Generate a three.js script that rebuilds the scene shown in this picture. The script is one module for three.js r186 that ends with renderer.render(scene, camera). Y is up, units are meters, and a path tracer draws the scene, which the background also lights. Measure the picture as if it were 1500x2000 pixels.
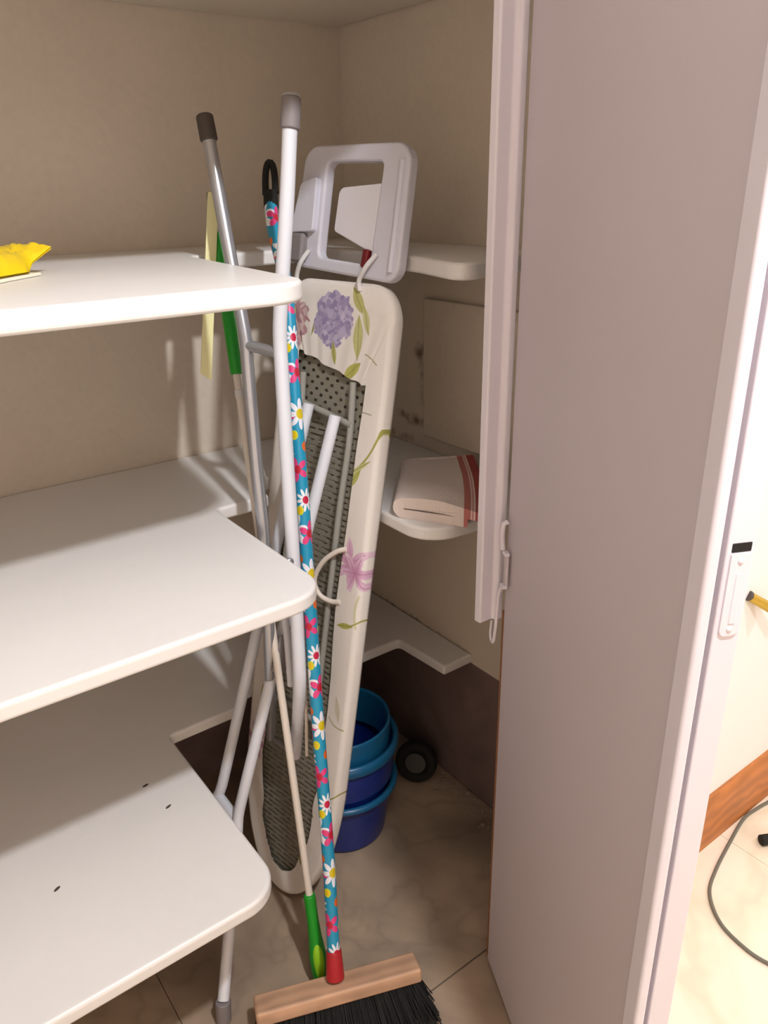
import * as THREE from 'three';
import { RoundedBoxGeometry } from 'three/addons/geometries/RoundedBoxGeometry.js';
import { mergeGeometries, mergeVertices, toCreasedNormals } from 'three/addons/utils/BufferGeometryUtils.js';
import { ImprovedNoise } from 'three/addons/math/ImprovedNoise.js';

/* ---------- camera ---------- */
const scene = new THREE.Scene();
const camera = new THREE.PerspectiveCamera(66.31, 0.75, 0.05, 30);
{
  const pitch = 0.39404, yaw = 0.63658, roll = -0.01835;
  const fw = new THREE.Vector3(Math.sin(yaw) * Math.cos(pitch), -Math.sin(pitch), -Math.cos(yaw) * Math.cos(pitch));
  const rt = new THREE.Vector3().crossVectors(fw, new THREE.Vector3(0, 1, 0)).normalize();
  const up = new THREE.Vector3().crossVectors(rt, fw);
  const r2 = rt.clone().multiplyScalar(Math.cos(roll)).addScaledVector(up, Math.sin(roll));
  const u2 = up.clone().multiplyScalar(Math.cos(roll)).addScaledVector(rt, -Math.sin(roll));
  camera.quaternion.setFromRotationMatrix(new THREE.Matrix4().makeBasis(r2, u2, fw.clone().negate()));
  camera.position.set(-1.0569, 1.37, 1.546);
  camera.updateMatrixWorld();
}
/* ---------- light and exposure ---------- */
const renderer = new THREE.WebGLRenderer({ antialias: true });
renderer.toneMapping = THREE.LinearToneMapping;
renderer.toneMappingExposure = 1.0;
renderer.shadowMap.enabled = true;
scene.background = new THREE.Color(0x000000);
const LAMP_POWER = 7.5, LAMP_AT = [-0.62, 2.315, 1.7], LAMP2_POWER = 3.3, LAMP2_AT = [1.15, 2.15, 2.0], LAMP_COLOR = 0xf8faff;

/* ---------- helpers ---------- */
const V = (a) => new THREE.Vector3(a[0], a[1], a[2]);
const noise = new ImprovedNoise();
let seed = 20240611;
const rnd = () => { seed = (seed * 1664525 + 1013904223) >>> 0; return seed / 4294967296; };
const counts = {};
function numbered(n) { counts[n] = (counts[n] ?? -1) + 1; return counts[n] ? `${n}_${String(counts[n]).padStart(3, '0')}` : n; }
function mesh(name, geo, mat, parent = scene) {
  const m = new THREE.Mesh(geo, mat); m.name = parent === scene ? numbered(name) : name;
  m.castShadow = m.receiveShadow = true; parent.add(m); return m;
}
function thing(name, label, category, at = [0, 0, 0], group) {
  const g = new THREE.Group(); g.name = numbered(name); g.position.set(...at); scene.add(g);
  g.userData = { label, category }; if (group) g.userData.group = group; return g;
}
function tag(o, label, category, group) { o.userData = { label, category }; if (group) o.userData.group = group; return o; }
function struct(name, geo, mat) {
  const o = geo ? new THREE.Mesh(geo, mat) : new THREE.Group(); o.name = name; o.castShadow = o.receiveShadow = true;
  o.userData.kind = 'structure'; scene.add(o); return o;
}
const MAT = (color, roughness = 0.6, o = {}) => new THREE.MeshStandardMaterial({ color, roughness, ...o });
const PHY = (color, roughness = 0.6, o = {}) => new THREE.MeshPhysicalMaterial({ color, roughness, ...o });
function box(x0, x1, y0, y1, z0, z1) { return new THREE.BoxGeometry(x1 - x0, y1 - y0, z1 - z0).translate((x0 + x1) / 2, (y0 + y1) / 2, (z0 + z1) / 2); }
function rbox(w, h, d, r = 0.003, s = 3) { return new RoundedBoxGeometry(w, h, d, s, r); }
function boxUV(g, s = 1) { // metres on every face, by dominant normal
  const q = g.index ? g.toNonIndexed() : g, p = q.attributes.position, n = q.attributes.normal, uv = new Float32Array(p.count * 2);
  for (let i = 0; i < p.count; i++) {
    const ax = Math.abs(n.getX(i)), ay = Math.abs(n.getY(i)), az = Math.abs(n.getZ(i));
    const a = ax > ay && ax > az ? [p.getZ(i), p.getY(i)] : ay > az ? [p.getX(i), p.getZ(i)] : [p.getX(i), p.getY(i)];
    uv[2 * i] = a[0] / s; uv[2 * i + 1] = a[1] / s;
  }
  q.setAttribute('uv', new THREE.BufferAttribute(uv, 2)); return q;
}
function tube(pts, r, seg = 40, rad = 14, tension = 0.5) {
  const v = pts.map(V), cv = v.length === 2 ? new THREE.LineCurve3(v[0], v[1]) : new THREE.CatmullRomCurve3(v, false, 'catmullrom', tension);
  const g = new THREE.TubeGeometry(cv, v.length === 2 ? 2 : seg, r, rad, false);
  const t0 = cv.getTangent(0), t1 = cv.getTangent(1);
  const cap = (at, t) => { const c = new THREE.CircleGeometry(r, rad); c.applyQuaternion(new THREE.Quaternion().setFromUnitVectors(new THREE.Vector3(0, 0, 1), t)); c.translate(at.x, at.y, at.z); return c; };
  return mergeGeometries([g.toNonIndexed(), cap(v[0], t0.clone().negate()).toNonIndexed(), cap(v[v.length - 1], t1).toNonIndexed()]);
}
function rod(a, b, r0, r1 = r0, seg = 20) { // tapered rod with rounded rims between two points
  const A = V(a), B = V(b), L = A.distanceTo(B), k0 = Math.min(r0, r1) * 0.18;
  const g = new THREE.LatheGeometry([[0.0001, 0], [r0 - k0, 0], [r0, k0], [r1, L - k0], [r1 - k0, L], [0.0001, L]].map((q) => new THREE.Vector2(...q)), seg);
  g.applyQuaternion(new THREE.Quaternion().setFromUnitVectors(new THREE.Vector3(0, 1, 0), B.clone().sub(A).normalize()));
  return g.translate(A.x, A.y, A.z);
}
function latheAlong(a, dir, prof, seg = 28) {
  const g = new THREE.LatheGeometry(prof.map((q) => new THREE.Vector2(...q)), seg);
  g.applyQuaternion(new THREE.Quaternion().setFromUnitVectors(new THREE.Vector3(0, 1, 0), V(dir).normalize()));
  return g.translate(...a);
}
function roundShape(pts) { // [x, y, corner radius]
  const s = new THREE.Shape(), n = pts.length;
  for (let i = 0; i < n; i++) {
    const p = pts[i], a = pts[(i + n - 1) % n], b = pts[(i + 1) % n], r = p[2] ?? 0;
    const la = Math.hypot(a[0] - p[0], a[1] - p[1]), lb = Math.hypot(b[0] - p[0], b[1] - p[1]);
    const ra = Math.min(r, la * 0.49), rb = Math.min(r, lb * 0.49);
    const P = [p[0] + (a[0] - p[0]) / la * ra, p[1] + (a[1] - p[1]) / la * ra], Q = [p[0] + (b[0] - p[0]) / lb * rb, p[1] + (b[1] - p[1]) / lb * rb];
    if (i === 0) s.moveTo(...P); else s.lineTo(...P);
    if (r > 0) s.bezierCurveTo(P[0] + (p[0] - P[0]) * 0.56, P[1] + (p[1] - P[1]) * 0.56, Q[0] + (p[0] - Q[0]) * 0.56, Q[1] + (p[1] - Q[1]) * 0.56, ...Q);
  }
  s.closePath(); return s;
}
/* a frame standing on the ironing board's plane: s across, t up the board, o out of its underside */
const BN = V([-0.515, 0.01, 0.456]), BE = V([0.16918, 0, 0.98558]), BU = V([0.19329, 0.98058, -0.03318]), BO = V([-0.96645, 0.19612, 0.16590]);
const bp = (s, t, o = 0) => BN.clone().addScaledVector(BE, s).addScaledVector(BU, t).addScaledVector(BO, o).toArray();
const BM = new THREE.Matrix4().makeBasis(BE, BU, BO.clone()).setPosition(BN);   // local x = s, y = t, z = o
const onBoard = (g) => { g.applyMatrix4(BM); return g; };

/* ---------- procedural textures ---------- */
function canvasTex(w, h, draw, srgb = true, rep) {
  const c = document.createElement('canvas'); c.width = w; c.height = h; draw(c.getContext('2d'), w, h);
  const t = new THREE.CanvasTexture(c); if (srgb) t.colorSpace = THREE.SRGBColorSpace;
  t.wrapS = t.wrapT = THREE.RepeatWrapping; if (rep) t.repeat.set(...rep); t.magFilter = THREE.LinearFilter; return t;
}
function noiseTex(n, fn, srgb = true) {
  const d = new Uint8Array(n * n * 4);
  for (let j = 0; j < n; j++) for (let i = 0; i < n; i++) {
    const c = fn(i / n, j / n); const k = (j * n + i) * 4;
    for (let q = 0; q < 3; q++) d[k + q] = Math.max(0, Math.min(255, c[q])); d[k + 3] = 255;
  }
  const t = new THREE.DataTexture(d, n, n); t.wrapS = t.wrapT = THREE.RepeatWrapping; t.magFilter = THREE.LinearFilter; t.minFilter = THREE.LinearMipmapLinearFilter; t.generateMipmaps = true;
  if (srgb) t.colorSpace = THREE.SRGBColorSpace; t.needsUpdate = true; return t;
}
function fbm(x, y, z, o = 4) { let a = 0, w = 0.5, f = 1; for (let i = 0; i < o; i++) { a += w * noise.noise(x * f, y * f, z); f *= 2; w *= 0.5; } return a; }
function ring(u, v, f, z, o) { // seamless noise on a torus
  const a = u * Math.PI * 2, b = v * Math.PI * 2, R = f / 6.283;
  return 0.5 * (fbm(Math.cos(a) * R + 7, Math.sin(a) * R + Math.cos(b) * R, z + Math.sin(b) * R, o) + fbm(Math.cos(b) * R - 3, Math.sin(b) * R + Math.sin(a) * R, z + 9 + Math.cos(a) * R, o)) * 2;
}
const tint = (hex, k) => [(hex >> 16) * k, ((hex >> 8) & 255) * k, (hex & 255) * k];
const wallTex = noiseTex(256, (u, v) => tint(0xdccfbe, 1 + 0.018 * ring(u, v, 4, 1, 3) + 0.02 * ring(u, v, 40, 3, 2)));
const wallBump = noiseTex(256, (u, v) => { const k = 128 + 70 * ring(u, v, 40, 5, 3); return [k, k, k]; }, false);
const lowWallTex = noiseTex(256, (u, v) => tint(0x7c6863, 1 + 0.14 * ring(u, v, 5, 11, 4)));  // tone darkened to hold the shade below the lowest shelf
const whitePaintTex = noiseTex(256, (u, v) => tint(0xece8e4, 1 + 0.02 * ring(u, v, 5, 21, 4)));
const dirtTileTex = noiseTex(512, (u, v) => {
  const m = ring(u, v, 5, 31, 5), q = Math.pow(1 - Math.abs(ring(u, v, 7, 41, 4)) * 2, 6);
  const k = 1 + 0.26 * m - 0.08 * Math.max(0, q); return [168 * k, 146 * k, 124 * k];
});
const marbleTex = noiseTex(512, (u, v) => {
  const q = Math.max(0, 1 - Math.abs(ring(u, v, 4, 51, 5)) * 5); const k = 1 + 0.04 * ring(u, v, 6, 61, 4) - 0.07 * q * q;
  return [244 * k, 228 * k, 208 * k - 6 * q];
});
const woodTex = noiseTex(256, (u, v) => { const k = 1 + 0.16 * ring(u * 1, v, 5, 71, 3) + 0.06 * Math.sin(6.283 * (v * 14 + 0.6 * ring(u, v, 4, 81, 3))); return [204 * k, 162 * k, 130 * k]; });
const oakTex = noiseTex(256, (u, v) => { const k = 1 + 0.12 * ring(u, v, 4, 91, 3) + 0.06 * Math.sin(6.283 * (v * 9 + 0.8 * ring(u, v, 3, 95, 3))); return [186 * k, 116 * k, 60 * k]; });
const terryBump = noiseTex(256, (u, v) => { const k = 128 + 110 * ring(u, v, 60, 3, 2); return [k, k, k]; }, false);

const stainTex = canvasTex(512, 560, (g, w, h) => { // grubby board on the right wall: u = depth 0..0.8 m, v = height 0.37..1.25 m
  g.fillStyle = '#dccfbe'; g.fillRect(0, 0, w, h);
  const X = (z) => z / 0.8 * w, Y = (y) => (1 - (y - 0.37) / 0.88) * h;
  const smear = (z, y, rz, ry, n, al) => { for (let i = 0; i < n; i++) { const a = rnd() * 6.283, q = rnd(); g.fillStyle = `rgba(84,56,40,${al})`; g.beginPath(); g.ellipse(X(z + Math.cos(a) * q * rz), Y(y + Math.sin(a) * q * ry), 2 + 5 * rnd(), 2 + 4 * rnd(), rnd() * 3, 0, 6.283); g.fill(); } };
  smear(0.268, 1.045, 0.018, 0.02, 40, 0.07); smear(0.272, 1.0, 0.012, 0.09, 40, 0.04); smear(0.25, 0.893, 0.035, 0.012, 50, 0.07); smear(0.21, 0.9, 0.02, 0.008, 20, 0.06); smear(0.2, 0.385, 0.2, 0.012, 90, 0.1); smear(0.15, 0.85, 0.12, 0.006, 40, 0.08);
});
stainTex.wrapS = stainTex.wrapT = THREE.ClampToEdgeWrapping;

/* ---------- materials ---------- */
const M = {
  wall: MAT(0xffffff, 0.85, { map: wallTex, bumpMap: wallBump, bumpScale: 0.0006 }),
  stainedWall: MAT(0xffffff, 0.85, { map: stainTex, bumpMap: wallBump, bumpScale: 0.0004 }),
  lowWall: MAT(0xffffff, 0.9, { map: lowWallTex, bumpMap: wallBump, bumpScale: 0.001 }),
  room: MAT(0xf1eeec, 0.85),
  ceiling: MAT(0x96908a, 0.9),
  roomFar: MAT(0xe6d6c6, 0.9),
  shelf: PHY(0xffffff, 0.42, { map: whitePaintTex, clearcoat: 0.15, clearcoatRoughness: 0.4 }),
  oldShelf: MAT(0xe4dacb, 0.55),
  door: MAT(0xd0c6ca, 0.5),
  doorTrim: MAT(0xe6e0e8, 0.45),
  raw: MAT(0x8a5a38, 0.8),
  tile: MAT(0xffffff, 0.85, { map: dirtTileTex }),
  marble: MAT(0xffffff, 0.35, { map: marbleTex }),
  grout: MAT(0x84766a, 0.9),
  oak: MAT(0xffffff, 0.5, { map: oakTex }),
  wood: MAT(0xffffff, 0.6, { map: woodTex }),
  whiteTube: PHY(0xdfe0e6, 0.35, { clearcoat: 0.3 }),
  steelTube: MAT(0xb9bbc0, 0.3, { metalness: 0.75 }),
  greyCap: MAT(0x847c7c, 0.6),
  darkCap: MAT(0x4b423c, 0.6),
  rest: MAT(0xd4d2dc, 0.5),
  restLight: MAT(0xe6e2e8, 0.5),
  railGrey: MAT(0x98958c, 0.5),
  wire: MAT(0xd9d6d4, 0.4),
  black: MAT(0x15130f, 0.8),
  bristle: MAT(0x0d0c0b, 0.7),
  red: PHY(0xb3202a, 0.4),
  darkRed: MAT(0x6d0f12, 0.35),
  green: PHY(0x1c9a26, 0.45),
  lime: MAT(0x9ad426, 0.5),
  cream: MAT(0xe2d6c8, 0.45),
  paleYellow: MAT(0xece6ae, 0.5),
  bucket: PHY(0x16328a, 0.35, { clearcoat: 0.3 }),
  teal: PHY(0x1a6590, 0.3, { clearcoat: 0.3 }),
  yellow: PHY(0xf6d21a, 0.35, { clearcoat: 0.2, side: THREE.DoubleSide }),
  paper: MAT(0xf1ead2, 0.8),
  brass: MAT(0xc9ac4c, 0.3, { metalness: 0.8 }),
  cable: MAT(0x6d6a5e, 0.6),
  hub: MAT(0x4c4a48, 0.6),
  globe: MAT(0xffffff, 0.4, { emissive: LAMP_COLOR, emissiveIntensity: 4 }),
};

/* ================= structure ================= */
const CX0 = -1.9, CX1 = 0, CZ1 = 0.8, RZ0 = 0.889, RX0 = -2.3, RX1 = 1.9, RZ1 = 3.3, H = 2.55, CH = 2.1;
{
  const f = struct('floor');
  mesh('grout_bed', boxUV(box(RX0, RX1, -0.06, -0.004, -0.1, RZ1)), M.grout, f);
  // dirty brown tiles in and just in front of the closet: one joint runs across under the door
  const brown = [[-1.6, -0.8, -0.01, 0.788], [-0.8, 0, -0.01, 0.788], [-1.9, -1.6, -0.01, 0.788], [-1.9, -1.05, 0.79, 1.39], [-1.05, -0.25, 0.79, 1.39]];
  brown.forEach(([x0, x1, z0, z1], i) => mesh('closet_tile', boxUV(rbox(x1 - x0 - 0.001, 0.012, z1 - z0 - 0.001, 0.0008, 1).translate((x0 + x1) / 2, -0.006 - 0.0003 * (i % 2), (z0 + z1) / 2), 0.9), M.tile, f));
  // cream marble tiles of the room
  const cream = [];
  for (let i = 0; i < 4; i++) cream.push([-0.25 + i * 0.6, Math.min(RX1, 0.35 + i * 0.6), 0.79, 1.39]);
  for (let j = 0; j < 4; j++) for (let i = 0; i < 7; i++) cream.push([RX0 + i * 0.6, Math.min(RX1, RX0 + 0.6 + i * 0.6), 1.39 + j * 0.48, Math.min(RZ1, 1.87 + j * 0.48)]);
  cream.push([RX0, -1.9, 0.79, 1.39]);
  for (const [x0, x1, z0, z1] of cream) mesh('room_tile', boxUV(rbox(x1 - x0 - 0.001, 0.012, z1 - z0 - 0.001, 0.0005, 1).translate((x0 + x1) / 2, -0.006, (z0 + z1) / 2), 1.3), M.marble, f);
}
{
  const w = struct('wall_back');
  mesh('wall_face', boxUV(box(CX0 - 0.1, CX1 + 0.1, 0.37, CH + 0.1, -0.1, 0), 0.5), M.wall, w);
  mesh('shade_strip', boxUV(box(CX0 - 0.1, CX1 + 0.1, 0, 0.37, -0.1, 0), 0.5), M.lowWall, w);   // wall below the lowest shelf, its deep shade put into the colour
}
{
  const w = struct('wall_right');
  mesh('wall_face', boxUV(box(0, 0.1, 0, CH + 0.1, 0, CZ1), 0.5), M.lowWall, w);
  mesh('wall_panel', boxUV(box(-0.006, 0, 1.2, CH, 0.0, CZ1), 0.5), M.wall, w);        // above the upper shelf
  const pg = boxUV(box(-0.008, 0, 0.37, 1.25, 0.0, CZ1), 1), pu = pg.attributes.uv; for (let i = 0; i < pu.count; i++) pu.setXY(i, pu.getX(i) / 0.8, (pu.getY(i) - 0.37) / 0.88);
  mesh('wall_panel', pg, M.stainedWall, w);      // below it, ending above the skirting recess
  mesh('raised_panel', boxUV(rbox(0.012, 0.288, 0.51, 0.003, 2).translate(-0.014, 1.016, 0.545), 0.5), M.wall, w);
}
struct('wall_left', boxUV(box(CX0 - 0.1, CX0, 0, CH + 0.1, -0.1, RZ0), 0.5), M.wall);
struct('ceiling_closet', box(CX0 - 0.1, CX1 + 0.1, CH, CH + 0.1, -0.1, CZ1), M.ceiling);
struct('wall_front', box(-0.272, RX1 + 0.1, 0, H, CZ1, RZ0), M.room);
struct('wall_lintel', box(-1.6, -0.272, 2.02, H, CZ1, RZ0), M.room);
struct('wall_front_left', box(RX0 - 0.1, -1.6, 0, H, CZ1, RZ0), M.room);
struct('wall_room_right', box(RX1, RX1 + 0.1, 0, H, RZ0, RZ1), M.roomFar);
struct('wall_room_left', box(RX0 - 0.1, RX0, 0, H, RZ0, RZ1), M.roomFar);
struct('wall_room_rear', box(RX0 - 0.1, RX1 + 0.1, 0, H, RZ1, RZ1 + 0.1), M.roomFar);
struct('ceiling', box(RX0 - 0.1, RX1 + 0.1, H, H + 0.1, CZ1, RZ1 + 0.1), M.ceiling);
{ // orange wood baseboard of the room
  const s = roundShape([[0, 0], [0.014, 0], [0.014, 0.118, 0.006], [0.006, 0.138, 0.004], [0, 0.138]]);
  const g = new THREE.ExtrudeGeometry(s, { depth: RX1 - 0.05, bevelEnabled: false });
  g.rotateY(-Math.PI / 2).scale(1, 1, 1); // depth -> -x, profile x -> z
  g.translate(RX1, 0, RZ0);
  struct('baseboard_right', boxUV(g, 0.3), M.oak);
}
{ // vertical batten on the closet jamb beside the door, sawn off half way down
  const s = roundShape([[-0.04, 0], [-0.04, 0.012, 0.003], [-0.016, 0.012, 0.003], [-0.013, 0.02, 0.003], [0, 0.02, 0.003], [0, 0]]);
  const g = new THREE.ExtrudeGeometry(s, { depth: 1.27, bevelEnabled: false, curveSegments: 4 });
  g.rotateX(-Math.PI / 2); // depth -> +y, profile y -> -z
  g.rotateY(Math.PI).scale(-1, 1, 1); // profile y -> +z
  const idx = g.index; // winding is flipped by the mirror: restore it
  const pos = g.attributes.position, nrm = g.attributes.normal;
  const flip = (a) => { for (let i = 0; i < a.count; i += 3) for (let k = 0; k < a.itemSize; k++) { const p = (i + 1) * a.itemSize + k, q = (i + 2) * a.itemSize + k, t = a.array[p]; a.array[p] = a.array[q]; a.array[q] = t; } };
  if (!idx) { flip(pos); flip(nrm); flip(g.attributes.uv); }
  g.translate(-0.285, 0.752, 0.785);
  struct('trim_1', g, M.doorTrim);
}

/* ---------- the open cupboard door ---------- */
const DH = V([-0.290, 0, 0.806]), DV = V([-0.427, 0, 0.904]), DW = V([0.904, 0, 0.427]);   // hinge corner, along the leaf, through its thickness
const door = struct('door_1');
door.position.copy(DH); door.quaternion.setFromRotationMatrix(new THREE.Matrix4().makeBasis(DV, new THREE.Vector3(0, 1, 0), DW.clone().negate()));
{ // local x along the leaf (0..0.47), y up, -z through the leaf; the face towards the closet is z = 0
  const L = 0.47, DT = 0.049, top = 2.0;
  mesh('leaf', rbox(L - 0.022, top - 0.02, DT - 0.004, 0.002, 2).translate((L - 0.022) / 2 + 0.002, top / 2, -DT / 2 - 0.002), M.door, door);
  mesh('edge_lipping', rbox(0.026, top - 0.02, 0.0125, 0.004, 3).translate(L - 0.009, top / 2, -0.0065), M.doorTrim, door);
  mesh('edge_band', rbox(0.022, top - 0.02, 0.027, 0.002, 3).translate(L - 0.014, top / 2, -0.0355), M.doorTrim, door);
  mesh('raw_edge', rbox(0.004, 0.75, DT - 0.006, 0.001, 1).translate(-0.0005, 0.39, -DT / 2), M.raw, door);
  // painted-over lock plate let into the free edge
  const s = roundShape([[-0.009, -0.042, 0.006], [0.009, -0.042, 0.006], [0.009, 0.0385, 0.001], [-0.009, 0.0385, 0.001]]);
  const pg = new THREE.ExtrudeGeometry(s, { depth: 0.0018, bevelEnabled: true, bevelSize: 0.0006, bevelThickness: 0.0006, bevelSegments: 2 }).rotateY(Math.PI / 2).translate(L - 0.0035, 1.038, -0.036);
  const pl = mesh('lock_plate', pg, M.doorTrim, door);
  for (const y of [1.003, 1.070]) mesh('screw', new THREE.SphereGeometry(0.003, 12, 8).scale(0.5, 1, 1).translate(L - 0.001, y, -0.036), M.doorTrim, pl);
  mesh('latch_slot', rbox(0.004, 0.009, 0.019, 0.001, 1).translate(L - 0.0043, 1.082, -0.036), M.black, pl);
  mesh('cover_tab', rbox(0.0024, 0.05, 0.007, 0.001, 2).translate(L - 0.0015, 1.033, -0.037), M.doorTrim, pl);
  // painted hook latch hanging at the hinge side
  const h = mesh('latch_plate', rbox(0.012, 0.05, 0.004, 0.0015, 2).translate(0.018, 0.845, 0.002), M.door, door);
  mesh('tab', rbox(0.014, 0.006, 0.008, 0.002, 2).translate(0.020, 0.872, 0.004), M.doorTrim, h);
  mesh('tab', rbox(0.014, 0.006, 0.008, 0.002, 2).translate(0.016, 0.817, 0.004), M.doorTrim, h);
  mesh('latch_pin', tube([[0.018, 0.922, 0.002], [0.017, 0.918, 0.008], [0.014, 0.9, 0.009], [0.012, 0.876, 0.006]], 0.0038, 16, 10), M.doorTrim, door);
  mesh('latch_hook', tube([[0.016, 0.818, 0.006], [0.008, 0.80, 0.008], [0.004, 0.77, 0.008], [0.002, 0.735, 0.009], [-0.003, 0.712, 0.009], [-0.011, 0.706, 0.009], [-0.018, 0.716, 0.009], [-0.016, 0.742, 0.008]], 0.0026, 40, 10), M.doorTrim, door);
}

/* ---------- shelves ---------- */
function shelf(label, y, th, pts, mat) {
  const b = 0.006;
  const s = roundShape(pts.map(([x, z, r]) => [x, -z, r]));
  const g = new THREE.ExtrudeGeometry(s, { depth: th - 2 * b, bevelEnabled: true, bevelThickness: b, bevelSize: b, bevelOffset: -b, bevelSegments: 4, curveSegments: 14 });
  g.rotateX(-Math.PI / 2).translate(0, y - th + b, 0);
  return tag(mesh('shelf', g, mat), label, 'shelf');
}
shelf('top shelf board seen only from its pale underside above everything', 1.697, 0.026, [[CX0, 0], [CX0, 0.74], [-0.01, 0.74], [-0.01, 0]], M.oldShelf);
const shelfUpper = shelf('white shelf at eye level carrying the yellow wrapper', 1.265, 0.026, [[CX0, 0.003], [CX0, 0.70], [-0.528, 0.70, 0.055], [-0.476, 0.215, 0.01], [-0.222, 0.215, 0.02], [-0.222, 0.51, 0.03], [-0.268, 0.675, 0.05], [-0.009, 0.61], [-0.009, 0.003]], M.shelf);
const shelfMid = shelf('white middle shelf running round the corner under the folded towel', 0.84, 0.025, [[CX0, 0.003], [CX0, 0.70], [-0.527, 0.70, 0.06], [-0.524, 0.32, 0.01], [-0.416, 0.32, 0.008], [-0.406, 0.238, 0.008], [-0.335, 0.238, 0.008], [-0.322, 0.31, 0.008], [-0.30, 0.318, 0.01], [-0.30, 0.64, 0.06], [-0.009, 0.66], [-0.009, 0.003]], M.shelf);
const shelfLow = shelf('lowest white shelf with a wide rounded front corner and small dark scuffs', 0.395, 0.025, [[CX0, 0.003], [CX0, 0.745], [-0.664, 0.745, 0.06], [-0.662, 0.30, 0.01], [-0.505, 0.30, 0.008], [-0.495, 0.258, 0.008], [-0.425, 0.258, 0.008], [-0.41, 0.297, 0.008], [-0.10, 0.30, 0.01], [-0.09, 0.45, 0.005], [-0.009, 0.45], [-0.009, 0.003]], M.shelf);
for (const [x, z, a] of [[-0.94, 0.537, 0.5], [-0.75, 0.404, 0.2], [-0.738, 0.478, 0.4]]) mesh('scuff', new THREE.SphereGeometry(0.006, 12, 6).scale(1, 0.12, 0.45).rotateY(a).translate(x, 0.3952, z), M.darkCap, shelfLow);

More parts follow.
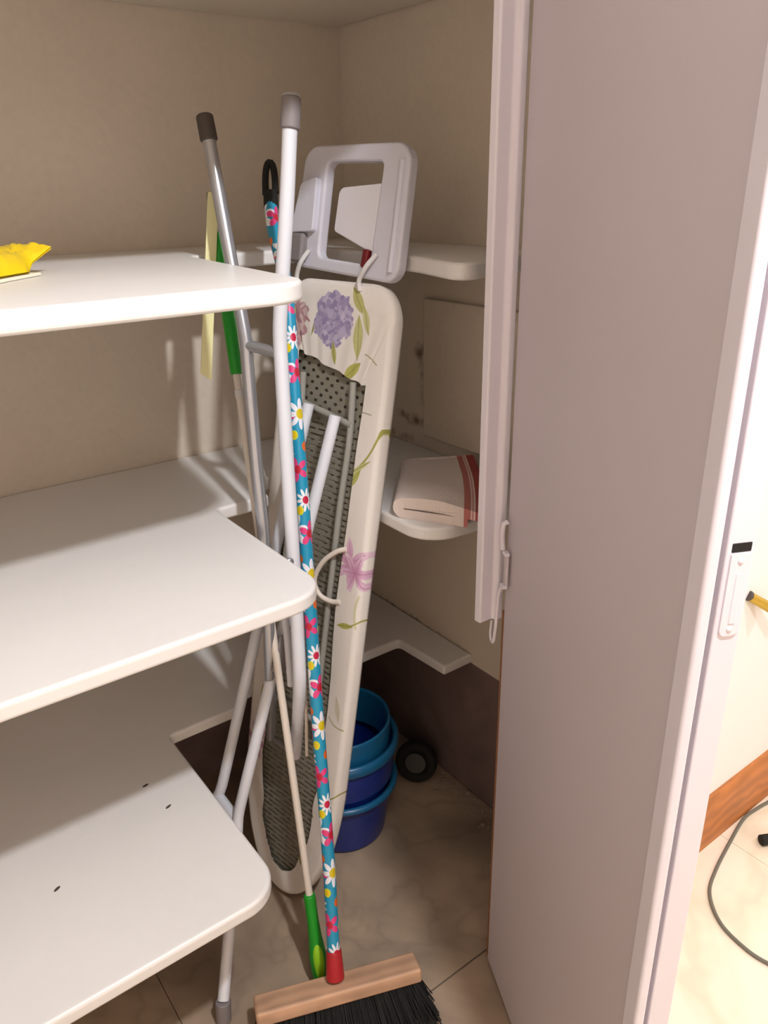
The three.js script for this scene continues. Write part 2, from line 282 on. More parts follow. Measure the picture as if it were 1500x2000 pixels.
/* ================= ironing board ================= */
const BW0 = -0.171, BW1 = 0.105, BT = 1.235, BC = (BW0 + BW1) / 2, BHW = (BW1 - BW0) / 2;
const coverTex = canvasTex(640, 2048, (g, w, h) => { // 1.28 m tall, 0.4 m wide, s from -0.24
  const X = (s) => (s + 0.24) / 0.4 * w, Y = (t) => (1 - t / 1.28) * h, K = w / 0.4;
  g.fillStyle = '#eae2d9'; g.fillRect(0, 0, w, h);
  const blob = (s, t, r, n, cols, spread) => { for (let i = 0; i < n; i++) { const a = rnd() * 6.283, q = Math.sqrt(rnd()) * r; g.fillStyle = cols[Math.floor(rnd() * cols.length)]; g.beginPath(); g.ellipse(X(s + q * Math.cos(a) * spread), Y(t + q * Math.sin(a)), K * 0.007 * (0.6 + rnd()), K * 0.004 * (0.6 + rnd()), rnd() * 3, 0, 6.283); g.fill(); } };
  const leaf = (s, t, l, wd, a, col = '#b4b167', vein = '#8f9040') => {
    g.save(); g.translate(X(s), Y(t)); g.rotate(a); g.fillStyle = col; g.beginPath(); g.moveTo(-K * l / 2, 0); g.quadraticCurveTo(0, -K * wd, K * l / 2, 0); g.quadraticCurveTo(0, K * wd, -K * l / 2, 0); g.fill();
    g.strokeStyle = vein; g.lineWidth = 2; g.beginPath(); g.moveTo(-K * l / 2, 0); g.lineTo(K * l / 2, 0); g.stroke(); g.restore();
  };
  const stem = (pts, wd = 4, col = '#a3a052') => { g.strokeStyle = col; g.lineWidth = wd; g.lineCap = 'round'; g.beginPath(); g.moveTo(X(pts[0][0]), Y(pts[0][1])); g.quadraticCurveTo(X(pts[1][0]), Y(pts[1][1]), X(pts[2][0]), Y(pts[2][1])); g.stroke(); };
  const lily = (s, t, r, a0) => { for (let i = 0; i < 6; i++) { const a = a0 + i * 1.047; g.save(); g.translate(X(s), Y(t)); g.rotate(a); const q = g.createLinearGradient(0, 0, K * r, 0); q.addColorStop(0, '#c58bac'); q.addColorStop(0.6, '#dcb3ca'); q.addColorStop(1, '#e5cbd4'); g.fillStyle = q; g.beginPath(); g.moveTo(0, 0); g.quadraticCurveTo(K * r * 0.5, -K * r * 0.35, K * r, 0); g.quadraticCurveTo(K * r * 0.5, K * r * 0.35, 0, 0); g.fill(); g.strokeStyle = '#b87a9e'; g.lineWidth = 2; g.beginPath(); g.moveTo(0, 0); g.lineTo(K * r * 0.8, 0); g.stroke(); g.restore(); } };
  // hydrangea, its leaves and the pink flower beside it, on the folded top end
  leaf(0.022, 1.205, 0.055, 0.02, 0.9, '#bdb877'); leaf(0.030, 1.145, 0.075, 0.022, 1.5, '#c3c083'); leaf(0.045, 1.175, 0.05, 0.015, 1.2, '#cbc890');
  blob(-0.135, 1.155, 0.04, 110, ['#b98f93', '#c7a2a4', '#cdb3b0', '#ad8088'], 0.9); leaf(-0.078, 1.165, 0.06, 0.008, 1.9, '#9c9377');
  blob(-0.035, 1.17, 0.045, 320, ['#b0a3bf', '#a092b4', '#c3b8cd', '#b7abc5', '#9486aa'], 1.0);
  leaf(-0.026, 1.113, 0.04, 0.012, 1.3); leaf(0.022, 1.088, 0.05, 0.02, -0.7, '#b7b35e'); stem([[0.05, 1.12], [0.065, 1.117], [0.08, 1.106]], 4, '#b0ab88');
  stem([[0.05, 1.022], [0.065, 1.024], [0.08, 1.022]], 3, '#a9a48a');
  // side hem
  stem([[0.045, 0.915], [0.09, 0.94], [0.105, 1.0]], 6); leaf(0.055, 0.905, 0.05, 0.016, -0.9, '#b9b766'); leaf(0.07, 0.93, 0.05, 0.008, -0.6, '#c6c486');
  lily(0.07, 0.752, 0.052, 0.35); lily(0.085, 0.74, 0.04, 0.9); stem([[0.10, 0.70], [0.09, 0.67], [0.10, 0.64]], 7, '#d5d0aa');
  leaf(0.075, 0.636, 0.04, 0.011, -0.25, '#b0ad55'); stem([[0.085, 0.64], [0.1, 0.645], [0.11, 0.66]], 4);
  stem([[0.06, 0.445], [0.075, 0.43], [0.10, 0.435]], 5, '#b7b088'); leaf(0.08, 0.47, 0.05, 0.014, 1.3, '#d3ccb4', '#c3bba0'); stem([[0.055, 0.285], [0.085, 0.27], [0.105, 0.30]], 4, '#9b9450');
  leaf(0.03, 0.222, 0.035, 0.02, 0.2, '#9b9048'); leaf(0.02, 0.12, 0.05, 0.014, 1.2, '#b3a878'); lily(-0.14, 0.30, 0.045, 0.2); leaf(-0.13, 0.4, 0.06, 0.015, 1.4);
  for (let i = 0; i < 9000; i++) { g.fillStyle = rnd() < 0.5 ? 'rgba(255,250,240,0.05)' : 'rgba(120,105,85,0.05)'; g.fillRect(rnd() * w, rnd() * h, 3, 3); }
});
coverTex.wrapS = coverTex.wrapT = THREE.ClampToEdgeWrapping;
const coverUV = (s, t) => [(s + 0.24) / 0.4, t / 1.28];
M.cover = MAT(0xffffff, 0.9, { map: coverTex, side: THREE.DoubleSide });
const holes = canvasTex(128, 128, (g, w, h) => {
  g.fillStyle = '#fff'; g.fillRect(0, 0, w, h); g.fillStyle = '#000';
  const e = (x, y) => { g.beginPath(); g.ellipse(x * w, y * h, w * 0.17, h * 0.14, 0, 0, 6.283); g.fill(); };
  e(0.25, 0.25); e(0.75, 0.75);
}, false);
const slots = canvasTex(128, 128, (g, w, h) => {
  g.fillStyle = '#fff'; g.fillRect(0, 0, w, h); g.fillStyle = '#000'; g.lineCap = 'round'; g.lineWidth = h * 0.16; g.strokeStyle = '#000';
  const e = (x, y) => { g.beginPath(); g.moveTo((x - 0.34) * w, y * h); g.lineTo((x + 0.34) * w, y * h); g.stroke(); };
  e(0.5, 0.25); e(0, 0.75); e(1, 0.75);
}, false);
M.slotMesh = MAT(0x8f8a7c, 0.55, { alphaMap: slots, transparent: true, side: THREE.DoubleSide, metalness: 0.2 });
M.mesh = MAT(0x8f8a7c, 0.55, { alphaMap: holes, transparent: true, side: THREE.DoubleSide, metalness: 0.2 });

const board = thing('ironing_board', 'folded ironing board with flowered cream cover standing on its nose in the corner', 'ironing board');
function outline(n = 160) { // points counter-clockwise round the board edge with their inner hem points
  const pts = [];
  const nose = 0.31, r = 0.06;
  const push = (s, t) => pts.push([s, t]);
  for (let i = 0; i <= 12; i++) push(BW1, nose + (BT - r - nose) * i / 12);
  for (let i = 1; i <= 10; i++) { const a = i / 10 * Math.PI / 2; push(BW1 - r + r * Math.cos(a), BT - r + r * Math.sin(a)); }
  for (let i = 1; i < 12; i++) push(BW1 - r - (BW1 - BW0 - 2 * r) * i / 12, BT);
  for (let i = 0; i <= 10; i++) { const a = Math.PI / 2 + i / 10 * Math.PI / 2; push(BW0 + r + r * Math.cos(a), BT - r + r * Math.sin(a)); }
  for (let i = 1; i <= 12; i++) push(BW0, BT - r - (BT - r - nose) * i / 12);
  for (let i = 1; i < 36; i++) { const a = Math.PI + i / 36 * Math.PI; const ca = Math.cos(a), sa = Math.sin(a); push(BC + BHW * Math.sign(ca) * Math.pow(Math.abs(ca), 0.9), nose + nose * Math.sign(sa) * Math.pow(Math.abs(sa), 0.95)); }
  return pts;
}
{
  const ol = outline(), n = ol.length;
  const prof = [[1, 0.003], [0.6, 0.005], [0.2, 0.005], [0.06, 0.003], [0, -0.004], [0, -0.018], [0.06, -0.026], [0.25, -0.029]];
  const pos = [], uv = [], idx = [];
  ol.forEach(([s, t], i) => {
    const topHem = 1.088 - 0.02 * (s - BC) / BHW;
    let si, ti = Math.min(t, topHem + 0.0018 * Math.sin(i * 0.8));
    si = BC + (s - BC) * (0.6 + 0.03 * Math.sin(i * 0.9));
    if (t < 0.31) ti = 0.05 + t * 0.84;
    if (t > 1.0 && s > 0.02) si += 0.012 * Math.max(0, 1 - Math.abs(t - 1.09) / 0.1);
    prof.forEach(([k, o], j) => {
      const a = s + (si - s) * k, b = t + (ti - t) * k, ruffle = j < 4 ? 0.0012 * Math.sin(i * 1.7) * k : 0;
      pos.push(a, b, o + ruffle); const q = coverUV(a, b); uv.push(...(j < 5 ? q : [q[0], q[1]]));
    });
    const m = prof.length, i2 = (i + 1) % n;
    for (let j = 0; j < m - 1; j++) { const A = i * m + j, B = i2 * m + j; idx.push(A, B, A + 1, B, B + 1, A + 1); }
  });
  const g = new THREE.BufferGeometry(); g.setAttribute('position', new THREE.Float32BufferAttribute(pos, 3)); g.setAttribute('uv', new THREE.Float32BufferAttribute(uv, 2)); g.setIndex(idx); g.computeVertexNormals();
  mesh('cover', onBoard(g), M.cover, board);
  // padded front side, away from the viewer
  const inset = ol.map(([s, t]) => new THREE.Vector2(BC + (s - BC) * 0.86, t < 0.31 ? 0.02 + t * 0.94 : Math.min(t, BT - 0.02)));
  const fg = new THREE.ExtrudeGeometry(new THREE.Shape(inset), { depth: 0.008, bevelEnabled: false }).translate(0, 0, -0.031);
  mesh('pad', onBoard(fg), MAT(0xcfc5b4, 0.95), board);
  const sheet = (lo, hi, mat, pu, pv) => {
    const g = new THREE.ShapeGeometry(new THREE.Shape(ol.map(([s, t]) => new THREE.Vector2(BC + (s - BC) * 0.93, Math.min(hi, Math.max(lo, 0.015 + t * 0.975)))))), p = g.attributes.position, u = g.attributes.uv;
    for (let i = 0; i < p.count; i++) u.setXY(i, p.getX(i) / pu, p.getY(i) / pv);
    mesh('perforated_panel', onBoard(g.translate(0, 0, -0.006)), mat, board);
  };
  sheet(0.985, 2, M.mesh, 0.026, 0.021); sheet(0, 0.985, M.slotMesh, 0.04, 0.0215);
  // steel rails and cross bar on the underside
  for (const s0 of [0.027, -0.103]) mesh('rail', rodPath([[s0, 1.07], [s0 + 0.006, 0.97], [s0, 0.84], [s0 - 0.002, 0.66], [s0 - 0.004, 0.40]], 0.006, 0.002), M.railGrey, board);
  mesh('crossbar', rodPath([[-0.108, 1.018], [0.036, 0.997]], 0.006, 0.004), M.railGrey, board);
  mesh('crossbar', rodPath([[-0.108, 0.42], [0.030, 0.42]], 0.006, 0.004), M.railGrey, board);
}
function rodPath(st, r, o) { return tube(st.map(([s, t]) => bp(s, t, o)), r, 30, 10); }
{ // iron rest
  const rest = new THREE.Group(); rest.name = 'iron_rest'; board.add(rest);
  const outer = roundShape([[0.099, 1.237, 0.03], [0.098, 1.452, 0.035], [-0.150, 1.455, 0.03], [-0.167, 1.255, 0.03]].reverse());
  const inner = roundShape([[0.033, 1.264, 0.01], [0.040, 1.425, 0.01], [-0.092, 1.428, 0.012], [-0.094, 1.272, 0.012]]);
  outer.holes.push(new THREE.Path(inner.getPoints(8)));
  const g = new THREE.ExtrudeGeometry(outer, { depth: 0.012, bevelEnabled: true, bevelSize: 0.005, bevelThickness: 0.005, bevelOffset: -0.005, bevelSegments: 4, curveSegments: 10 }).translate(0, 0, -0.016);
  mesh('frame', onBoard(g), M.rest, rest);
  const bead = (pts, r) => tube(pts.map(([s, t]) => bp(s, t, 0.0005)), r, 60, 10);
  mesh('rib', bead([[0.082, 1.255], [0.083, 1.34], [0.082, 1.425]], 0.0055), M.rest, rest);
  const wing = (pts) => onBoard(new THREE.ExtrudeGeometry(roundShape(pts), { depth: 0.003, bevelEnabled: true, bevelSize: 0.002, bevelThickness: 0.002, bevelSegments: 3, bevelOffset: -0.002 }).translate(0, 0, -0.006));
  mesh('rest_plate', wing([[0.046, 1.285, 0.004], [0.044, 1.392, 0.004], [-0.058, 1.386, 0.012], [-0.062, 1.316, 0.006], [0.020, 1.288, 0.004]]), M.restLight, rest);
  mesh('rest_plate', onBoard(new THREE.ExtrudeGeometry(roundShape([[-0.105, 1.315, 0.004], [-0.105, 1.40, 0.004], [-0.142, 1.392, 0.006], [-0.160, 1.312, 0.006]]), { depth: 0.014, bevelEnabled: true, bevelSize: 0.002, bevelThickness: 0.002, bevelSegments: 2 }).translate(0, 0, -0.004)), M.rest, rest);
  const clip = mesh('clip', onBoard(rbox(0.014, 0.03, 0.012, 0.004, 3).rotateZ(-0.08).translate(0.022, 1.274, -0.002)), M.darkRed, rest); clip.userData.label = 'dark red plastic clip';
  mesh('stop_block', onBoard(rbox(0.03, 0.05, 0.02, 0.006, 3).translate(-0.14, 1.285, 0.004)), M.greyCap, rest);
  for (const [s, d] of [[0.021, 0.03], [-0.137, 0.022]]) mesh('hinge_wire', tube([bp(s + d, 1.282, 0.004), bp(s + d * 0.55, 1.26, 0.012), bp(s, 1.238, 0.008), bp(s, 1.222, 0.004)], 0.0042, 20, 10), M.wire, board);
}
mesh('cord_loop', tube([bp(0.056, 0.777, 0.004), bp(0.040, 0.768, 0.012), bp(0.016, 0.742, 0.02), bp(0.002, 0.705, 0.022), bp(0.014, 0.68, 0.018), bp(0.036, 0.672, 0.01), bp(0.056, 0.676, 0.004)], 0.0048, 40, 12), M.cream, board);
// leg frame whose feet point up
const foot = (parent, a, b, r, mat) => mesh('foot_cap', rod(a, b, r, r * 1.04), mat, parent);
{
  const lg = new THREE.Group(); lg.name = 'leg_frame'; board.add(lg);
  mesh('leg_tube', tube([[-0.394, 1.462, 0.435], [-0.410, 1.345, 0.437], [-0.434, 1.19, 0.439], [-0.440, 1.14, 0.442], [-0.445, 1.10, 0.45], [-0.463, 0.96, 0.480], [-0.480, 0.801, 0.509], [-0.493, 0.677, 0.530], [-0.500, 0.56, 0.535], [-0.478, 0.36, 0.460]], 0.0115, 70, 16), M.whiteTube, lg);
  mesh('leg_tube', tube([[-0.4565, 1.445, 0.2865], [-0.459, 1.365, 0.310], [-0.462, 1.280, 0.335], [-0.4665, 1.15, 0.374], [-0.468, 1.12, 0.379], [-0.470, 1.09, 0.382], [-0.482, 0.945, 0.407], [-0.492, 0.815, 0.432], [-0.509, 0.652, 0.455], [-0.510, 0.52, 0.445], [-0.488, 0.36, 0.384]], 0.0108, 70, 16), M.steelTube, lg);
  mesh('crossbar', rod([-0.467, 1.134, 0.378], [-0.440, 1.126, 0.446], 0.009), M.steelTube, lg);
  mesh('crossbar', rod([-0.490, 0.362, 0.377], [-0.478, 0.362, 0.468], 0.006), M.greyCap, lg);
  foot(lg, [-0.4555, 1.478, 0.2765], [-0.4565, 1.440, 0.288], 0.0135, M.darkCap);
  foot(lg, [-0.3885, 1.493, 0.4325], [-0.396, 1.449, 0.436], 0.0145, M.greyCap);
  mesh('cap_glint', rod([-0.3879, 1.497, 0.4322], [-0.3885, 1.4925, 0.4325], 0.0135), M.wire, lg);  // pale disc standing in for overhead light reflected on the cap
  mesh('pivot_bolt', new THREE.SphereGeometry(0.008, 16, 10).scale(1, 1, 0.6).translate(-0.492, 0.80, 0.518), M.steelTube, lg);
}
{
  const lg = new THREE.Group(); lg.name = 'leg_frame'; board.add(lg);
  mesh('leg_tube', tube([[-0.3375, 1.004, 0.436], [-0.473, 0.644, 0.448], [-0.600, 0.305, 0.459], [-0.611, 0.275, 0.464], [-0.625, 0.24, 0.48], [-0.733, 0.045, 0.603]], 0.0105, 60, 16, 0.2), M.whiteTube, lg);
  mesh('leg_tube', tube([[-0.3475, 1.013, 0.366], [-0.478, 0.649, 0.376], [-0.600, 0.308, 0.386], [-0.611, 0.278, 0.380], [-0.625, 0.245, 0.366], [-0.733, 0.045, 0.245]], 0.0105, 60, 16, 0.2), M.whiteTube, lg);
  mesh('crossbar', rod([-0.611, 0.277, 0.385], [-0.611, 0.273, 0.462], 0.011), M.whiteTube, lg);
  foot(lg, [-0.739, 0.002, 0.608], [-0.734, 0.045, 0.6035], 0.0135, M.greyCap);
  foot(lg, [-0.739, 0.002, 0.240], [-0.734, 0.045, 0.2445], 0.0135, M.greyCap);
  mesh('pivot_plate', rbox(0.03, 0.07, 0.006, 0.002, 2).rotateZ(-0.35).translate(-0.492, 0.60, 0.47), M.greyCap, lg);
  mesh('slide_rod', tube([[-0.487, 0.72, 0.475], [-0.492, 0.63, 0.49], [-0.497, 0.55, 0.5]], 0.0065, 10, 10), M.whiteTube, lg);
  mesh('release_wire', tube([[-0.470, 0.68, 0.50], [-0.476, 0.60, 0.515], [-0.487, 0.50, 0.53], [-0.497, 0.42, 0.54]], 0.003, 20, 8), M.cream, lg);
  mesh('release_wire', tube([[-0.475, 0.61, 0.56], [-0.480, 0.56, 0.567], [-0.492, 0.46, 0.58]], 0.0028, 20, 8), M.cream, lg);
}

/* ================= poles ================= */
const flowerTex = canvasTex(1024, 304, (g, w, h) => { // 0.235 m along, 0.07 m around
  g.fillStyle = '#1d93b8'; g.fillRect(0, 0, w, h); const K = w / 0.235;
  const at = (x, y, f) => { for (const dx of [-w, 0, w]) for (const dy of [-h, 0, h]) { g.save(); g.translate(x * K + dx, y * h + dy); f(); g.restore(); } };
  const dot = (x, y, r, c, c2) => at(x, y, () => { g.fillStyle = c; g.beginPath(); g.arc(0, 0, r * K, 0, 6.283); g.fill(); if (c2) { g.fillStyle = c2; g.beginPath(); g.arc(0, 0, r * K * 0.7, 0, 6.283); g.fill(); } });
  const daisy = (x, y, r, col, mid, n, pw, a0 = 0) => at(x, y, () => { g.fillStyle = col; for (let i = 0; i < n; i++) { g.save(); g.rotate(a0 + i * 6.283 / n); g.beginPath(); g.ellipse(r * K * 0.62, 0, r * K * 0.42, r * K * pw, 0, 0, 6.283); g.fill(); g.restore(); } g.fillStyle = mid; g.beginPath(); g.arc(0, 0, r * K * 0.34, 0, 6.283); g.fill(); });
  const R = (y) => y;
  daisy(0.078, R(0.30), 0.017, '#f1eef0', '#c41f46', 10, 0.14); daisy(0.128, R(0.34), 0.021, '#e0417f', '#c22038', 5, 0.26, 0.3); dot(0.003, R(0.28), 0.0085, '#cfd22c', '#e6c111'); dot(0.036, R(0.26), 0.0075, '#e06a2a', '#d95f22');
  dot(0.162, R(0.18), 0.0065, '#cfd22c', '#d8bf20'); daisy(0.195, R(0.36), 0.026, '#eceaf0', '#e8e4ee', 7, 0.22, 0.5); dot(0.153, R(0.48), 0.0065, '#e06a2a'); daisy(0.05, R(0.60), 0.018, '#e0417f', '#c22038', 5, 0.26, 0.9); dot(0.10, R(0.58), 0.007, '#cfd22c', '#e6c111');
  daisy(0.005, R(0.75), 0.017, '#f1eef0', '#c41f46', 10, 0.14, 0.2); daisy(0.13, R(0.78), 0.022, '#eceaf0', '#d8bf20', 8, 0.18); dot(0.083, R(0.86), 0.0075, '#e06a2a'); daisy(0.19, R(0.80), 0.019, '#e0417f', '#c22038', 5, 0.26, 0.1); dot(0.225, R(0.58), 0.007, '#cfd22c', '#e6c111'); dot(0.045, R(0.95), 0.0075, '#cfd22c', '#e6c111'); dot(0.165, R(0.98), 0.006, '#e06a2a'); dot(0.222, R(0.05), 0.007, '#e0417f');
});
{
  const broom = thing('broom', 'broom with blue flower-patterned pole, red socket and wooden head of black bristles', 'broom');
  const pts = [[-0.558, 0.120, 0.698], [-0.523, 0.293, 0.639], [-0.494, 0.497, 0.582], [-0.465, 0.707, 0.529], [-0.439, 0.901, 0.481], [-0.410, 1.094, 0.424], [-0.391, 1.196, 0.390], [-0.380, 1.25, 0.360], [-0.368, 1.308, 0.317], [-0.353, 1.352, 0.286]];
  const t = flowerTex; t.repeat.set(1.34 / 0.27, 1); t.offset.set(0.0, 0.0);
  mesh('pole', tube(pts, 0.0112, 80, 20), PHY(0xffffff, 0.4, { map: t, clearcoat: 0.2 }), broom);
  mesh('socket', rod([-0.5655, 0.078, 0.711], [-0.556, 0.128, 0.6955], 0.0165, 0.0135, 24), M.red, broom);
  // hanging grip with an eye
  const A = V([-0.357, 1.338, 0.294]), B = V([-0.330, 1.413, 0.251]), d = B.clone().sub(A).normalize();
  const gp = [A.clone(), A.clone().addScaledVector(d, 0.03)].map((q) => q.toArray());
  const grip = mesh('grip', rod(gp[0], gp[1], 0.0125, 0.0125, 20), M.black, broom);
  const side = V([0.70, 0.1, 0.45]).normalize(), e0 = A.clone().addScaledVector(d, 0.028), loop = [];
  for (let i = 0; i <= 16; i++) { const a = Math.PI * i / 16; loop.push(e0.clone().addScaledVector(side, 0.0085 * -Math.cos(a)).addScaledVector(d, 0.060 * Math.pow(Math.sin(a), 0.6)).toArray()); }
  mesh('hanging_eye', tube(loop, 0.0058, 40, 12), M.black, grip);
  // head: a wooden block across the pole, black bristles flaring down and outwards
  const c0 = V([-0.697, 0.062, 0.668]), c1 = V([-0.432, 0.062, 0.769]), ax = c1.clone().sub(c0), L = ax.length(); ax.normalize();
  const out = new THREE.Vector3().crossVectors(ax, new THREE.Vector3(0, 1, 0)).normalize(); // towards the viewer
  if (out.z < 0) out.negate();
  const mid = c0.clone().add(c1).multiplyScalar(0.5);
  const up = new THREE.Vector3(0, 1, 0).addScaledVector(out, -0.25).normalize(), nn = new THREE.Vector3().crossVectors(ax, up).normalize();
  const Q = new THREE.Matrix4().makeBasis(ax, up, nn).setPosition(mid.x + out.x * 0.002, mid.y, mid.z + out.z * 0.002);
  mesh('head_block', boxUV(rbox(L + 0.012, 0.028, 0.05, 0.006, 3), 0.4).applyMatrix4(Q), M.wood, broom);
  const N = 2600, br = new THREE.InstancedMesh(new THREE.CylinderGeometry(0.0008, 0.0011, 1, 5, 1).translate(0, -0.5, 0), M.bristle, N); br.name = 'bristles'; br.userData.kind = 'stuff'; br.castShadow = br.receiveShadow = true;
  const mm = new THREE.Matrix4(), qq = new THREE.Quaternion();
  for (let i = 0; i < N; i++) {
    const a = rnd() * 2 - 1, b = rnd() * 2 - 1;
    const root = mid.clone().addScaledVector(ax, a * L * 0.49).addScaledVector(out, 0.003 + b * 0.019).addScaledVector(up, -0.010);
    const tip = mid.clone().addScaledVector(ax, a * L * 0.56 + (a > 0.8 ? 0.012 : 0) * rnd()).addScaledVector(out, 0.038 + b * 0.036 + 0.012 * rnd()); tip.y = 0.003 + 0.008 * rnd();
    const dd = root.clone().sub(tip), len = dd.length(); qq.setFromUnitVectors(new THREE.Vector3(0, 1, 0), dd.normalize());
    mm.compose(root, qq, new THREE.Vector3(1, len, 1)); br.setMatrixAt(i, mm);
  }
  broom.add(br);
}
{ // thin cream pole with green grips
  const A = V([-0.563, 0.006, 0.656]), T = V([-0.443, 1.265, 0.261]), d = T.clone().sub(A), P = (y) => A.clone().addScaledVector(d, (y - 0.006) / 1.259).toArray();
  const pole = thing('telescopic_pole', 'thin cream pole with green sleeve above and bulging green and lime grip at the floor', 'pole handle');
  mesh('tube', rod(P(0.13), P(1.09), 0.0068), M.cream, pole);
  mesh('collar', rod(P(1.035), P(1.05), 0.0078), M.wire, pole);
  mesh('sleeve', rod(P(1.075), P(1.30), 0.0105, 0.0125), M.green, pole);
  mesh('sleeve_tip', rod(P(1.30), P(1.365), 0.0105, 0.0085), MAT(0x6d7b5a, 0.6), pole);
  const L = d.length(), k = L / 1.259;
  const grip = mesh('grip', latheAlong(P(0.006), d.toArray(), [[0.0001, 0], [0.010, 0.001], [0.0145, 0.012 * k], [0.0165, 0.035 * k], [0.016, 0.055 * k], [0.0125, 0.085 * k], [0.0108, 0.12 * k], [0.0108, 0.162 * k], [0.0098, 0.166 * k], [0.0001, 0.166 * k]]), M.green, pole);
  const f = V([-0.38, 0.25, 0.88]).normalize(), c = V(P(0.052)).addScaledVector(f, 0.0105);
  const q = new THREE.Quaternion().setFromRotationMatrix(new THREE.Matrix4().makeBasis(new THREE.Vector3().crossVectors(d.clone().normalize(), f).normalize(), d.clone().normalize(), f.clone().addScaledVector(d.clone().normalize(), -f.dot(d.clone().normalize())).normalize()));
  mesh('grip_inlay', new THREE.SphereGeometry(1, 24, 16).scale(0.0105, 0.038, 0.0075).applyQuaternion(q).translate(c.x, c.y, c.z), M.lime, grip);
}
{ // pale yellow flat strip standing against the end of the eye-level shelf
  const A = V([-0.500, 1.066, 0.262]), B = V([-0.4515, 1.365, 0.258]), d = B.clone().sub(A), L = d.length(); d.normalize();
  const s = roundShape([[-0.009, -L / 2 + 0.006, 0.002], [0.009, -L / 2 - 0.004, 0.002], [0.008, L / 2, 0.003], [-0.008, L / 2, 0.003]]);
  const g = new THREE.ExtrudeGeometry(s, { depth: 0.003, bevelEnabled: true, bevelSize: 0.0008, bevelThickness: 0.0008, bevelSegments: 2 });
  const zf = V([-0.35, 0, 0.94]); zf.addScaledVector(d, -zf.dot(d)).normalize(); const xf = new THREE.Vector3().crossVectors(d, zf);
  g.applyMatrix4(new THREE.Matrix4().makeBasis(xf, d, zf).setPosition(A.clone().add(B).multiplyScalar(0.5).add(new THREE.Vector3(0.006, 0, 0.004))));
  tag(mesh('plastic_strip', g, M.paleYellow), 'pale yellow flat plastic strip hanging beside the end of the eye-level shelf', 'strip');
}

/* ================= buckets, towel and small things ================= */
{
  const c = [-0.303, 0, 0.344];
  const lathe = (pts) => new THREE.LatheGeometry(pts.map((q) => new THREE.Vector2(...q)), 56);
  const lower = thing('bucket', 'dark blue bucket standing on the floor, outer one of the nested pair', 'bucket', c);
  mesh('body', lathe([[0.0001, 0.0005], [0.092, 0.0005], [0.097, 0.006], [0.118, 0.14], [0.120, 0.146], [0.1165, 0.146], [0.114, 0.138], [0.094, 0.008], [0.0001, 0.006]]), M.bucket, lower);
  mesh('rim', new THREE.TorusGeometry(0.121, 0.0075, 14, 64).rotateX(Math.PI / 2).translate(0, 0.140, 0), M.teal, lower);
  const upper = thing('bucket', 'blue bucket with raised teal collar nested inside the outer bucket', 'bucket', [c[0], 0.012, c[2]]);
  mesh('body', lathe([[0.0001, 0], [0.088, 0], [0.091, 0.004], [0.1065, 0.135], [0.118, 0.150], [0.1235, 0.235], [0.121, 0.239], [0.119, 0.232], [0.113, 0.152], [0.086, 0.006], [0.0001, 0.005]]), M.bucket, upper);
  mesh('rim', lathe([[0.119, 0.226], [0.127, 0.218], [0.131, 0.224], [0.132, 0.236], [0.128, 0.245], [0.121, 0.245], [0.118, 0.238], [0.119, 0.226]]), M.teal, upper);
  mesh('collar', lathe([[0.107, 0.20], [0.111, 0.20], [0.1135, 0.285], [0.1125, 0.290], [0.1085, 0.290], [0.107, 0.284], [0.1045, 0.20], [0.107, 0.20]]), M.teal, upper);
}
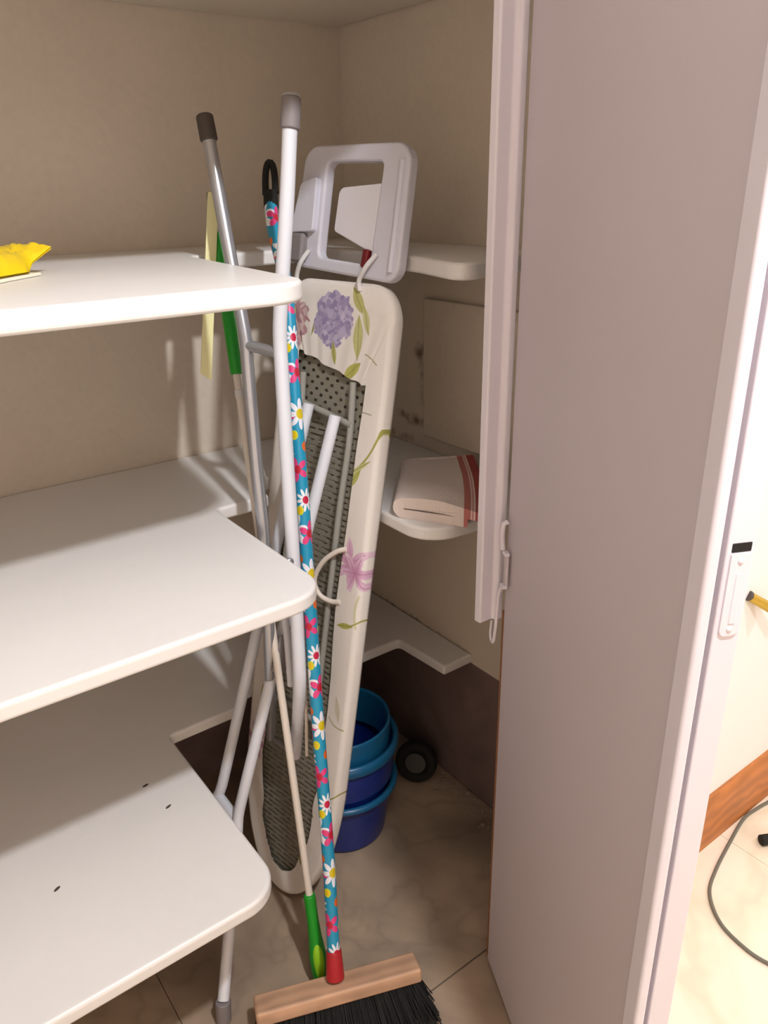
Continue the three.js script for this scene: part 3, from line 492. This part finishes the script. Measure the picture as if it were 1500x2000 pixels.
{ // folded towel on the middle shelf
  const O = V([-0.300, 0.8402, 0.548]), e1 = V([0.50, 0, 0.866]).normalize(), e2 = V([0.66, 0, -0.75]).normalize(), e1b = V([0.90, 0, 0.44]).normalize();
  const t = 0.017, gap = 0.0025, Lb = 0.135, Lt = 0.165, R = t + gap / 2;
  const prof = []; // closed outline of the fold in (a, y)
  prof.push([Lb, 0.0], [R, 0.0]);
  for (let i = 1; i < 10; i++) { const a = -Math.PI / 2 - Math.PI * i / 10; prof.push([R + R * Math.cos(a) * 1.0, R + R * Math.sin(a)]); }
  prof.push([R, 2 * R]); for (let i = 1; i <= 8; i++) prof.push([R + (Lt - R) * i / 8, 2 * R - 0.006 * Math.pow(i / 8, 2)]);
  prof.push([Lt, t + gap - 0.006]); for (let i = 7; i >= 1; i--) prof.push([R + (Lt - R) * i / 8, t + gap - 0.006 * Math.pow(i / 8, 2)]);
  prof.push([R + 0.004, t + gap]); prof.push([R, R]); prof.push([R + 0.004, t]); prof.push([Lb, t]);
  const D = 0.20, n = 26, m = prof.length, pos = [], uv = [], idx = [];
  for (let k = 0; k <= n; k++) prof.forEach(([a, y], j) => {
    const b = D * k / n, wob = 0.006 * noise.noise(a * 14, b * 14, 3.1) * Math.min(1, y / 0.02) + (y > 0.025 ? 0.006 * Math.sin(b * 20 + 1) * Math.sin(a * 22) : 0);
    const end = k === 0 || k === n ? 0.003 * noise.noise(a * 40, y * 60, k) : 0;
    const q = O.clone().addScaledVector(e1.clone().lerp(e1b, k / n).normalize(), a * (1 - 0.1 * k / n)).addScaledVector(e2, b + end); pos.push(q.x, q.y + Math.max(0, y + wob), q.z); uv.push(a / 0.2, b / 0.24);
  });
  for (let k = 0; k < n; k++) for (let j = 0; j < m; j++) { const A = k * m + j, B = k * m + (j + 1) % m; idx.push(A, A + m, B, B, A + m, B + m); }
  const base = pos.length / 3; for (const k of [0, n]) { const tri = THREE.ShapeUtils.triangulateShape(prof.map((q) => new THREE.Vector2(...q)), []); for (const f of tri) k ? idx.push(...f.map((q) => q + k * m).reverse()) : idx.push(...f.map((q) => q)); }
  let g = new THREE.BufferGeometry(); g.setAttribute('position', new THREE.Float32BufferAttribute(pos, 3)); g.setAttribute('uv', new THREE.Float32BufferAttribute(uv, 2)); g.setIndex(idx); g = toCreasedNormals(g, 0.9);
  const tt = canvasTex(256, 256, (c, w, h) => {
    c.fillStyle = '#e6d8d0'; c.fillRect(0, 0, w, h); const X = (a) => a / 0.2 * w;
    const st = (a, wd, col) => { c.fillStyle = col; c.fillRect(X(a), 0, X(wd), h); };
    st(0.128, 0.012, '#bd746c'); st(0.148, 0.02, '#aa4d48'); st(0.142, 0.003, '#cf8f88');
  });
  const m1 = MAT(0xffffff, 0.95, { map: tt, bumpMap: terryBump, bumpScale: 0.0016, side: THREE.DoubleSide });
  tag(mesh('towel', g, m1), 'folded off-white towel with red border stripes on the middle shelf', 'towel');
}
{ // crumpled yellow wrapper at the left edge
  const w = thing('wrapper', 'crumpled yellow plastic wrapper on pale paper at the left edge of the eye-level shelf', 'wrapper', [-0.845, 1.2655, 0.385]);
  const nx = 36, ny = 18, pos = [], idx = [], up = [];
  const surf = (u, v, top) => {
    const x = -0.13 + 0.25 * u, prof = Math.pow(Math.max(0, 1 - Math.pow(Math.abs(2 * v - 1), 2.2)), 0.7);
    const along = u < 0.75 ? 1 : Math.max(0.12, 1 - (u - 0.75) * 3.6), flare = u > 0.78 ? (u - 0.78) / 0.22 : 0;
    const wdt = 0.11 * (1 - 0.15 * Math.sin(u * 3)) * (u > 0.7 ? 1 - 0.5 * Math.min(1, (u - 0.7) / 0.15) + 0.3 * flare : 1);
    const z = (v - 0.5) * wdt, cr = 0.006 * noise.noise(u * 9, v * 7, 1.5) + 0.004 * noise.noise(u * 22, v * 15, 4.5);
    const y = top ? 0.004 + 0.038 * prof * along + cr * prof * 1.3 + 0.038 * flare : 0.002 + 0.002 * prof + 0.036 * flare;
    return [x, Math.max(0.001, y), z];
  };
  for (const top of [1, 0]) for (let i = 0; i <= nx; i++) for (let j = 0; j <= ny; j++) pos.push(...surf(i / nx, j / ny, top));
  const S = (nx + 1) * (ny + 1);
  for (let i = 0; i < nx; i++) for (let j = 0; j < ny; j++) { const a = i * (ny + 1) + j, b = a + ny + 1; idx.push(a, a + 1, b, b, a + 1, b + 1, S + a, S + b, S + a + 1, S + b, S + b + 1, S + a + 1); }
  const g = new THREE.BufferGeometry(); g.setAttribute('position', new THREE.Float32BufferAttribute(pos, 3)); g.setIndex(idx);
  g.scale(0.92, 0.72, 0.95).rotateY(0.75).translate(0.0, 0.004, 0);
  mesh('plastic_bag', toCreasedNormals(g, 0.7), M.yellow, w);
  mesh('paper_base', rbox(0.21, 0.004, 0.10, 0.0015, 2).rotateY(0.78).translate(-0.03, 0.002, 0.03), M.paper, w);
}
{ // small black wheel with grey hub by the right wall
  const w = thing('wheel', 'small black wheel with dull grey hub on the floor behind the buckets', 'wheel', [-0.078, 0.0, 0.338]);
  const ax = V([-0.75, 0.25, 0.62]).normalize(), q = new THREE.Quaternion().setFromUnitVectors(new THREE.Vector3(0, 1, 0), ax);
  const put = (g) => g.applyQuaternion(q).translate(0, 0.056, 0);
  mesh('tyre', put(new THREE.LatheGeometry([[0.026, -0.016], [0.044, -0.018], [0.051, -0.01], [0.0525, 0], [0.051, 0.01], [0.044, 0.018], [0.026, 0.016], [0.026, -0.016]].map((p) => new THREE.Vector2(...p)), 40)), M.black, w);
  mesh('hub', put(new THREE.LatheGeometry([[0.0001, -0.012], [0.027, -0.012], [0.027, 0.013], [0.024, 0.016], [0.008, 0.013], [0.0001, 0.015]].map((p) => new THREE.Vector2(...p)), 32)), M.hub, w);
}
{ // crumbs of plaster along the foot of the right wall
  const gs = [];
  for (let i = 0; i < 46; i++) { const r = 0.002 + 0.006 * rnd() * rnd(); gs.push(new THREE.IcosahedronGeometry(r, 0).scale(1, 0.6, 1.3).rotateY(rnd() * 6).translate(-0.012 - 0.07 * rnd() * rnd(), r * 0.5, 0.36 + 0.26 * rnd())); }
  const o = mesh('plaster_crumbs', mergeGeometries(gs), MAT(0x9c8a7c, 0.95)); tag(o, 'scattered plaster crumbs on the floor along the right closet wall', 'debris'); o.userData.kind = 'stuff';
}
{ // room side
  const cb = thing('cable', 'thin grey cable looping across the cream marble floor', 'cable');
  mesh('cord', tube([[0.70, 0.0045, 0.93], [0.544, 0.0045, 0.918], [0.49, 0.0045, 0.912], [0.434, 0.0045, 0.910], [0.349, 0.0045, 0.928], [0.247, 0.0045, 0.954], [0.183, 0.0045, 0.98], [0.138, 0.0045, 1.03], [0.123, 0.0045, 1.087], [0.127, 0.0045, 1.137], [0.16, 0.0045, 1.22]], 0.0036, 90, 10), M.cable, cb);
  const pg = mesh('plug', rod([0.392, 0.0125, 0.972], [0.44, 0.0125, 0.995], 0.012, 0.010), M.black);
  tag(pg, 'small black rubber plug lying on the cream floor by the right edge', 'plug');
  const br = thing('wall_bar', 'short brass bar sticking out from the white room wall above the baseboard', 'brass bar', [0.303, 0.625, 0.889]);
  mesh('bar', rod([0, 0, -0.0005], [0.066, -0.046, 0.033], 0.0095, 0.011), M.brass, br);
  mesh('end_ring', rod([-0.001, 0.001, 0.0], [0.004, -0.003, 0.003], 0.0105), M.darkCap, br);
}
/* ---------- lamps in the room ---------- */
function lamp(label, at, power) {
  const l = thing('ceiling_lamp', label, 'lamp', at);
  mesh('globe', new THREE.SphereGeometry(0.05, 32, 20), M.globe, l);
  mesh('rod', rod([0, 0.05, 0], [0, H - at[1] - 0.02, 0], 0.006), M.brass, l);
  mesh('canopy', rod([0, H - at[1] - 0.025, 0], [0, H - at[1], 0], 0.05, 0.06), M.brass, l);
  const p = new THREE.PointLight(LAMP_COLOR, power, 0, 2); p.castShadow = true; p.shadow.radius = 2; p.shadow.mapSize.set(2048, 2048); l.add(p);
}
lamp('round white globe lamp hanging from the room ceiling in front of the closet', LAMP_AT, LAMP_POWER);
lamp('round white globe lamp hanging on the far side of the open door', LAMP2_AT, LAMP2_POWER);
renderer.render(scene, camera);
